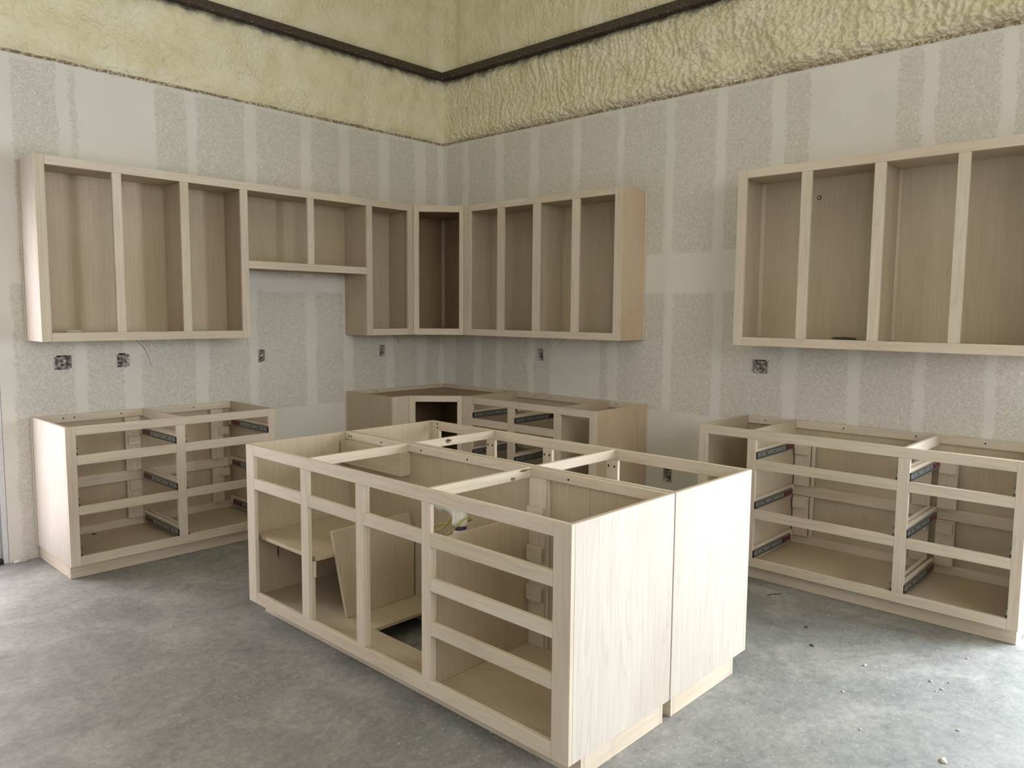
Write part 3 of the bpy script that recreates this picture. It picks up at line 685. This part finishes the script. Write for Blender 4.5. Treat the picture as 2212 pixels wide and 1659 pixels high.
# bottom with the plumbing cut-out
hx0, hx1 = .198, .53; hu0, hu1 = 2.545, 3.085
ia.b('bottom_panel', i0, hu0, FT + .0003, dB, .084, .100, 'u', WP); ia.b('bottom_panel', hu1, i1, FT + .0003, dB, .084, .100, 'u', WP)
ia.b('bottom_panel', hu0 + .0003, hu1 - .0003, FT + .0003, hx0, .084, .100, 'u', WP); ia.b('bottom_panel', hu0 + .0003, hu1 - .0003, hx1, dB, .084, .100, 'u', WP)
nailers(ia, i0, i1, ID, [(.836, .8755)], (1.815, 1.835, 2.10, 2.42, 2.75, 3.35, 3.79))
ia.b('stretcher', 2.297, 2.316, FT + .001, dB - .0185, .832, .8755, 'd'); ia.b('stretcher', 3.124, 3.143, FT + .001, dB - .0185, .832, .8755, 'd')
ia.b('partition_panel', 3.120, 3.136, FT + .001, dB - .0005, .1005, .668, 'z', WP)
ia.b('shelf', 1.792, 2.332, FT + .014, dB - .001, .402, .420, 'u', WP)
ia.b('shelf_cleat', 2.325, 2.333, FT + .001, .034, .33, .4015, 'z')
ia.b('mullion_cleat', 2.316, 2.3245, FT + .0005, .034, .1005, .4015, 'z')
ia.b('mullion_cleat', 2.733, 2.7415, FT + .0005, .034, .1005, .824, 'z')
ia.b('mullion_cleat', 3.137, 3.1605, FT + .0005, .030, .1005, .70, 'z')
# shallow box on the back and drawer-bay cleats
ia.b('back_box', 1.800, 2.320, dB - .065, dB - .0005, .714, .835, 'u', WP)
ia.b('back_cleat', 3.1365, 3.228, dB - .019, dB - .0005, .1005, .835, 'z'); ia.b('back_edge_strip', 3.2285, 3.241, dB - .012, dB - .0005, .1005, .835, 'z')
for z0, z1 in ((.652, .712), (.483, .542), (.311, .370)):
    o = ia.b('cleat_block', 3.131 + .006, 3.222, dB - .037, dB - .0195, z0, z1, 'u'); ia.b('cleat_block', 3.131 + .018, 3.231, dB - .0465, dB - .0375, z0 - .003, z1 - .006, 'u')
ia.b('back_seam_strip', 3.440, 3.4445, dB - .0018, dB - .0003, .1005, .835, 'z')

ib = Cab('island_cabinet', 'back half of the maple island with an empty face frame facing the right wall', '+x', -1.674, -3.833, -1.770, rot=(PIV, TH))
IB = [(-3.759, -3.154), (-3.090, -2.736), (-2.674, -2.319), (-2.252, -1.850)]
bc = IB
ib.b('stile', -3.833, -3.759, 0, FT, KZ, TOP); ib.b('stile', -1.850, -1.770, 0, FT, KZ, TOP)
ib.b('top_rail', -3.7586, -1.8504, 0, FT, .823, TOP, 'u'); ib.b('bottom_rail', -3.7586, -1.8504, 0, FT, KZ, .138, 'u')
for a, b2 in ((-3.154, -3.090), (-2.736, -2.674), (-2.319, -2.252)): ib.b('mullion', a, b2, 0, FT, .1384, .8226)
i0, i1 = carcass(ib, -3.833, -1.770, .604, kd=.088, kb=.04, skinL=True)
nailers(ib, i0, i1, .604, [(.836, .8755)])
ib.b('stretcher', -2.316, -2.297, FT + .001, .578, .832, .8755, 'd'); ib.b('stretcher', -3.143, -3.124, FT + .001, .578, .832, .8755, 'd')
for u in (-2.2, -1.865):
    pass
# pocket screw slots on the back of the face frame
for u, z in ((-3.14, .79), (-3.105, .79), (-2.725, .79), (-2.69, .79), (-2.305, .79), (-2.27, .79), (-1.84, .862), (-1.84, .838)):
    bm = bmesh.new(); add_box(bm, *ib.w(u, u + .008, FT + .0002, FT + .001, z - .006, z + .006)); obj('pocket_screw', bm, m_dark, ib.e, ib.org)

# knots and resin streaks in single boards, as thin inlays
def knot(c, x, y, z, rx, rz, m, dy=-.0004):
    bm = bmesh.new(); n = 14
    vs_ = [bm.verts.new((x + rx * math.cos(a * 2 * math.pi / n) * (1 + .25 * math.sin(3 * a)), y + dy, z + rz * math.sin(a * 2 * math.pi / n) * (1 + .2 * math.cos(5 * a)))) for a in range(n)]
    bm.faces.new(vs_); bmesh.ops.solidify(bm, geom=bm.faces[:], thickness=.0002)
    o = obj('knot', bm, m, c.e, c.org); o['label'] = 'brown knot in the wood'; return o
m_knot = plain('knot_brown', (0.33, 0.22, 0.13), 0.6); m_knot2 = plain('knot_core', (0.22, 0.13, 0.07), 0.6)
knot(ib, -2.037, -2.3172, .858, .020, .010, m_knot); knot(ib, -2.037, -2.3175, .858, .010, .0045, m_knot2)
knot(ia, -2.42, -3.1442, .842, .014, .006, m_knot); knot(ia, -2.35, -3.1442, .868, .030, .005, m_knot)
knot(ia, -2.735, -1.7905, .300, .004, .032, m_knot2, -.0034)

# ------------------------------------------------------------------ loose things
# ply panel leaning on the shelf end
bm = bmesh.new(); th = .018
y0, z0_, y1, z1_ = -2.352, .1015, -2.352, .55
A = Vector((0, -2.395, .1015)); B = Vector((0, -2.357, .535))
lp = Vector((-2.54, -2.346, .1))
bm = bmesh.new()
pts = [(-2.700, .1012), (-2.297, .1012), (-2.297, .400), (-2.326, .533), (-2.778, .530)]
f0 = [bm.verts.new((x, -2.356, z)) for x, z in pts]; f1 = [bm.verts.new((x, -2.339, z)) for x, z in pts]
bm.faces.new(f0); bm.faces.new(f1[::-1])
for i in range(5): bm.faces.new((f0[i], f0[(i + 1) % 5], f1[(i + 1) % 5], f1[i]))
bmesh.ops.bevel(bm, geom=list(bm.edges), offset=.001, segments=1, affect='EDGES')
tag(obj('loose_panel', bm, WP[2], None, lp), 'loose plywood offcut standing slanted against the shelf inside the island', 'panel')

# drain pipe with tee
dp = Vector((-2.5, -2.91, 0))
dr = thing('drain_pipe', 'white plastic drain pipe with a tee rising inside the island', 'pipe', dp)
X, Y = -2.5, -2.91
bm = bmesh.new(); tube(bm, [(X, Y, .001), (X, Y, .3), (X, Y, .62)], .0295, 24); obj('pipe', bm, m_pvc, dr, dp)
bm = bmesh.new(); tube(bm, [(X, Y, .617), (X, Y, .619), (X, Y, .640), (X, Y, .642), (X, Y, .69), (X, Y, .708), (X, Y, .710), (X, Y, .724)], [.0330, .0345, .0345, .0325, .0325, .0325, .0345, .0345], 24)
tube(bm, spline([(X, Y - .002, .650), (X, Y + .018, .672), (X, Y + .045, .689), (X, Y + .085, .694), (X, Y + .108, .694)], 5), .0305, 20); tube(bm, [(X, Y + .100, .694), (X, Y + .128, .694)], .0345, 24)
obj('tee_fitting', bm, m_pvc, dr, dp)
bm = bmesh.new(); tube(bm, [(X, Y, .600), (X, Y, .6168)], .0300, 24); tube(bm, [(X, Y + .1282, .694), (X, Y + .136, .694)], .0301, 24); tube(bm, [(X, Y + .146, .694), (X, Y + .152, .694)], .0301, 24); obj('primer_ring', bm, m_purple, dr, dp)
bm = bmesh.new(); tube(bm, [(X, Y + .1281, .694), (X, Y + .21, .694)], .0293, 24); obj('branch_pipe', bm, m_pvc, dr, dp)
def cable(name, pts, r, m, label, cat='cable', group=None, org=None):
    bm = bmesh.new(); tube(bm, spline(pts, 7), r, 8); o = Vector(org or pts[0]); return tag(obj(name, bm, m, None, o), label, cat, group)
cable('electric_cable', [(-2.42, -2.76, .002), (-2.45, -2.78, .25), (-2.51, -2.83, .50), (-2.545, -2.873, .568), (-2.546, -2.908, .597), (-2.546, -2.947, .631), (-2.525, -2.963, .655), (-2.49, -2.955, .655), (-2.456, -2.93, .632), (-2.45, -2.80, .591), (-2.45, -2.70, .566), (-2.44, -2.66, .50), (-2.44, -2.62, .30), (-2.43, -2.60, .002)], .0042, m_yellow, 'yellow cable looped diagonally around the white drain pipe')
cable('electric_cable', [(-2.455, -2.885, .69), (-2.458, -2.850, .650), (-2.485, -2.812, .599), (-2.49, -2.773, .568), (-2.49, -2.735, .553), (-2.50, -2.69, .50), (-2.49, -2.67, .30), (-2.47, -2.67, .002)], .0040, m_yellow, 'yellow cable curving down to the left behind the drain pipe')

# electrical boxes
def elec(kind, rect, label, seed, bulge=0.0, cables=False, gang=1):
    s0, s1, z0, z1 = rect; P = (lambda s, d, z: Vector((s, d, z))) if kind == 'L' else (lambda s, d, z: Vector((d, s, z)))
    org = P((s0 + s1) / 2, 0.02, z0); t = thing('outlet_box', label, 'outlet box', org)
    bm = bmesh.new(); D_ = .055; th = .0042
    def bx(a, b2, c, d, e, f):
        p, q = P(a, c, e), P(b2, d, f); add_box(bm, p.x, q.x, p.y, q.y, e, f)
    e = .0006
    bx(s0 + e, s0 + th, -.005, D_, z0 + e, z1 - e); bx(s1 - th, s1 - e, -.005, D_, z0 + e, z1 - e)
    bx(s0 + th, s1 - th, -.003, D_, z0 + e, z0 + th); bx(s0 + th, s1 - th, -.003, D_, z1 - th, z1 - e); bx(s0 + e, s1 - e, D_, D_ + .002, z0 + e, z1 - e)
    bx(s0 + th, s0 + th + .012, .002, .004, z1 - .012, z1 - th); bx(s1 - th - .012, s1 - th, .002, .004, z0 + th, z0 + .012)
    obj('box_shell', bm, m_box, t, org)
    bm = bmesh.new(); dd = .0008
    p, q = P(s0 + th + dd, D_ - .002, 0), P(s1 - th - dd, D_ - .0005, 0); add_box(bm, p.x, q.x, p.y, q.y, z0 + .004, z1 - .004); obj('box_back', bm, m_dark, t, org)
    rnd = random.Random(seed)
    # crumpled paper masking: folded facets
    bm = bmesh.new(); nx, nz = (11 if gang == 2 else 7), 10
    vv = []
    for k in range(nz):
        row = []
        for i in range(nx):
            u = i / (nx - 1); v = k / (nz - 1)
            s = s0 + .004 + (s1 - s0 - .008) * u + (rnd.uniform(-.003, .003) if 0 < i < nx - 1 else 0)
            z = z0 + .005 + (z1 - z0 - .010) * (0.92 * v) + rnd.uniform(-.003, .003)
            d = .020 + rnd.uniform(-.016, .016)
            if bulge and u > .5: s += bulge * (u - .5) * 2 * (0.4 + 0.9 * abs(math.sin(v * 9))); d = -.006 - .018 * rnd.random()
            if not bulge: d += .022 * max(0, (u + v) - 1.25)
            row.append(bm.verts.new(P(s, min(d, .048), min(max(z, z0 + .0035), z1 - .0035))))
        vv.append(row)
    for k in range(nz - 1):
        for i in range(nx - 1):
            a, b2, c, d = vv[k][i], vv[k][i + 1], vv[k + 1][i + 1], vv[k + 1][i]
            if rnd.random() < .5: bm.faces.new((a, b2, c)); bm.faces.new((a, c, d))
            else: bm.faces.new((a, b2, d)); bm.faces.new((b2, c, d))
    r = bmesh.ops.extrude_face_region(bm, geom=bm.faces[:]); bmesh.ops.translate(bm, verts=[v for v in r['geom'] if isinstance(v, bmesh.types.BMVert)], vec=P(0, .0012, 0) - P(0, 0, 0))
    obj('paper_stuffing', bm, m_paper, t, org)
    return t
elec('L', BOXL[0], 'double metal outlet box at far left stuffed with crumpled paper', 1, gang=2)
elec('L', BOXL[1], 'single outlet box with brown paper spilling out to its right', 5, bulge=.016)
elec('L', BOXL[2], 'single outlet box under the right end of the left wall cabinet', 9)
elec('L', BOXL[3], 'single outlet box on the left wall nearest the room corner', 12)
elec('R', BOXR[0], 'single outlet box on the right wall below the four-bay cabinet', 15)
elec('R', BOXR[1], 'double outlet box under the large cabinet at right, packed with paper', 18, gang=2)
elec('R', BOXR[2], 'low outlet box near the floor, seen through the island frame', 21)
# loose wires under the wall cabinets
cable('cable_stub', [(-2.73, -.006, 1.365), (-2.70, -.010, 1.325), (-2.655, -.012, 1.275), (-2.632, -.012, 1.225), (-2.610, -.010, 1.148)], .0036, m_whitewire, 'thin white wire hanging from under the left wall cabinet')
cable('cable_stub', [(-.585, -.020, 1.365), (-.585, -.02, 1.31)], .0026, m_greywire, 'short grey wire end hanging straight beside the corner cabinet')
cable('cable_stub', [(-.60, -.020, 1.365), (-.572, -.02, 1.325), (-.545, -.02, 1.30), (-.532, -.02, 1.265)], .0022, m_greywire, 'thin grey wire curling down beside the corner cabinet')
cable('cable_stub', [(-.012, -1.475, 1.350), (-.02, -1.430, 1.322), (-.04, -1.39, 1.296), (-.05, -1.362, 1.271)], .0058, m_whitewire, 'white wire stub poking out under the four-bay wall cabinet')

# debris
def chip(name, x, y, z, sx, sy, sz, m, label, group=None, rz=0.0, seed=0):
    bm = bmesh.new(); bmesh.ops.create_icosphere(bm, subdivisions=2, radius=1.0)
    for v in bm.verts:
        n = noise.noise(v.co * 1.7 + Vector((seed * 3.1, 0, 0))); v.co *= 1 + .45 * n
        v.co = Vector((v.co.x * sx, v.co.y * sy, max(-.6, v.co.z) * sz))
    bmesh.ops.rotate(bm, verts=bm.verts, matrix=Matrix.Rotation(rz, 3, 'Z'))
    zmin = min(v.co.z for v in bm.verts)
    bmesh.ops.translate(bm, verts=bm.verts, vec=(0, 0, -zmin))
    o = obj(name, bm, m, None, None, True); o.location = (x, y, z + .0003); return tag(o, label, 'debris', group)
GR = 'pale pebbles on the floor right of the island'
PL = {0: 'rounded pale pebble, the most visible one, on the bright floor right of the island', 1: 'small white pebble on the floor directly off the near right island corner', 2: 'tiny pale pebble closest to the toe kick of the long base cabinet', 3: 'tiny pale pebble on the floor midway along the long base cabinet', 6: 'pale pebble farthest right, in front of the long base cabinet end', 7: 'pale pebble nearest the island end panel on the bright floor', 8: 'pale pebble low in the picture beside the mortar crumb'}
for i, (x, y, a) in enumerate([(-1.284, -4.208, .012), (-1.59, -4.224, .008), (-.759, -3.549, .008), (-.827, -3.876, .008), (-1.241, -4.459, .010), (-1.287, -4.514, .009), (-.888, -4.517, .009), (-1.84, -4.379, .007), (-1.592, -4.645, .009), (-1.32, -4.50, .006), (-1.20, -4.52, .007)]):
    chip('pebble', x, y, 0, a * .8, a * .55, a * .35, m_chip, PL.get(i, 'pale pebble in the tight cluster on the bright floor at right'), GR, i, i)
chip('wood_splinter', -.735, -3.55, 0, .045, .004, .004, m_chipd, 'dark wood splinter on the floor beside the long base cabinet', None, -.6, 20)
chip('dried_leaf', -1.051, -3.854, 0, .016, .010, .003, m_chipd, 'dark flat flake on the floor between island and right base cabinet', None, .3, 23)
chip('wood_splinter', -1.244, -3.959, 0, .014, .006, .004, m_chipd, 'small dark chip on the floor beside the near corner of the island', None, 1.0, 26)
chip('mortar_crumb', -1.85, -4.66, 0, .020, .012, .005, m_chip, 'crumbled mortar bit at the bottom edge of the floor, right side', None, .4, 31)
chip('dried_leaf', -3.04, -.075, .1002, .016, .012, .003, m_chipd, 'dark leaf-like flake lying inside the left base cabinet', None, .7, 35)
chip('gypsum_scrap', -3.455, -.02, 0, .020, .008, .010, m_whitewire, 'torn white gypsum scrap at the wall foot by the glazed door', None, .1, 37)
chip('gypsum_scrap', -3.42, -.026, 0, .026, .007, .005, m_chip, 'flat gypsum sliver at the wall foot beside the left base cabinet', None, .2, 39)
chip('shim', -.06, -3.61, 1.3862, .010, .075, .010, m_chipd, 'dark strip lying on the bottom of the large right wall cabinet', None, 0, 41)
chip('wood_scrap', -3.11, -.10, 1.3862, .055, .012, .010, m_chip, 'pale wood scrap lying in the leftmost wall cabinet bay', None, 0, 43)
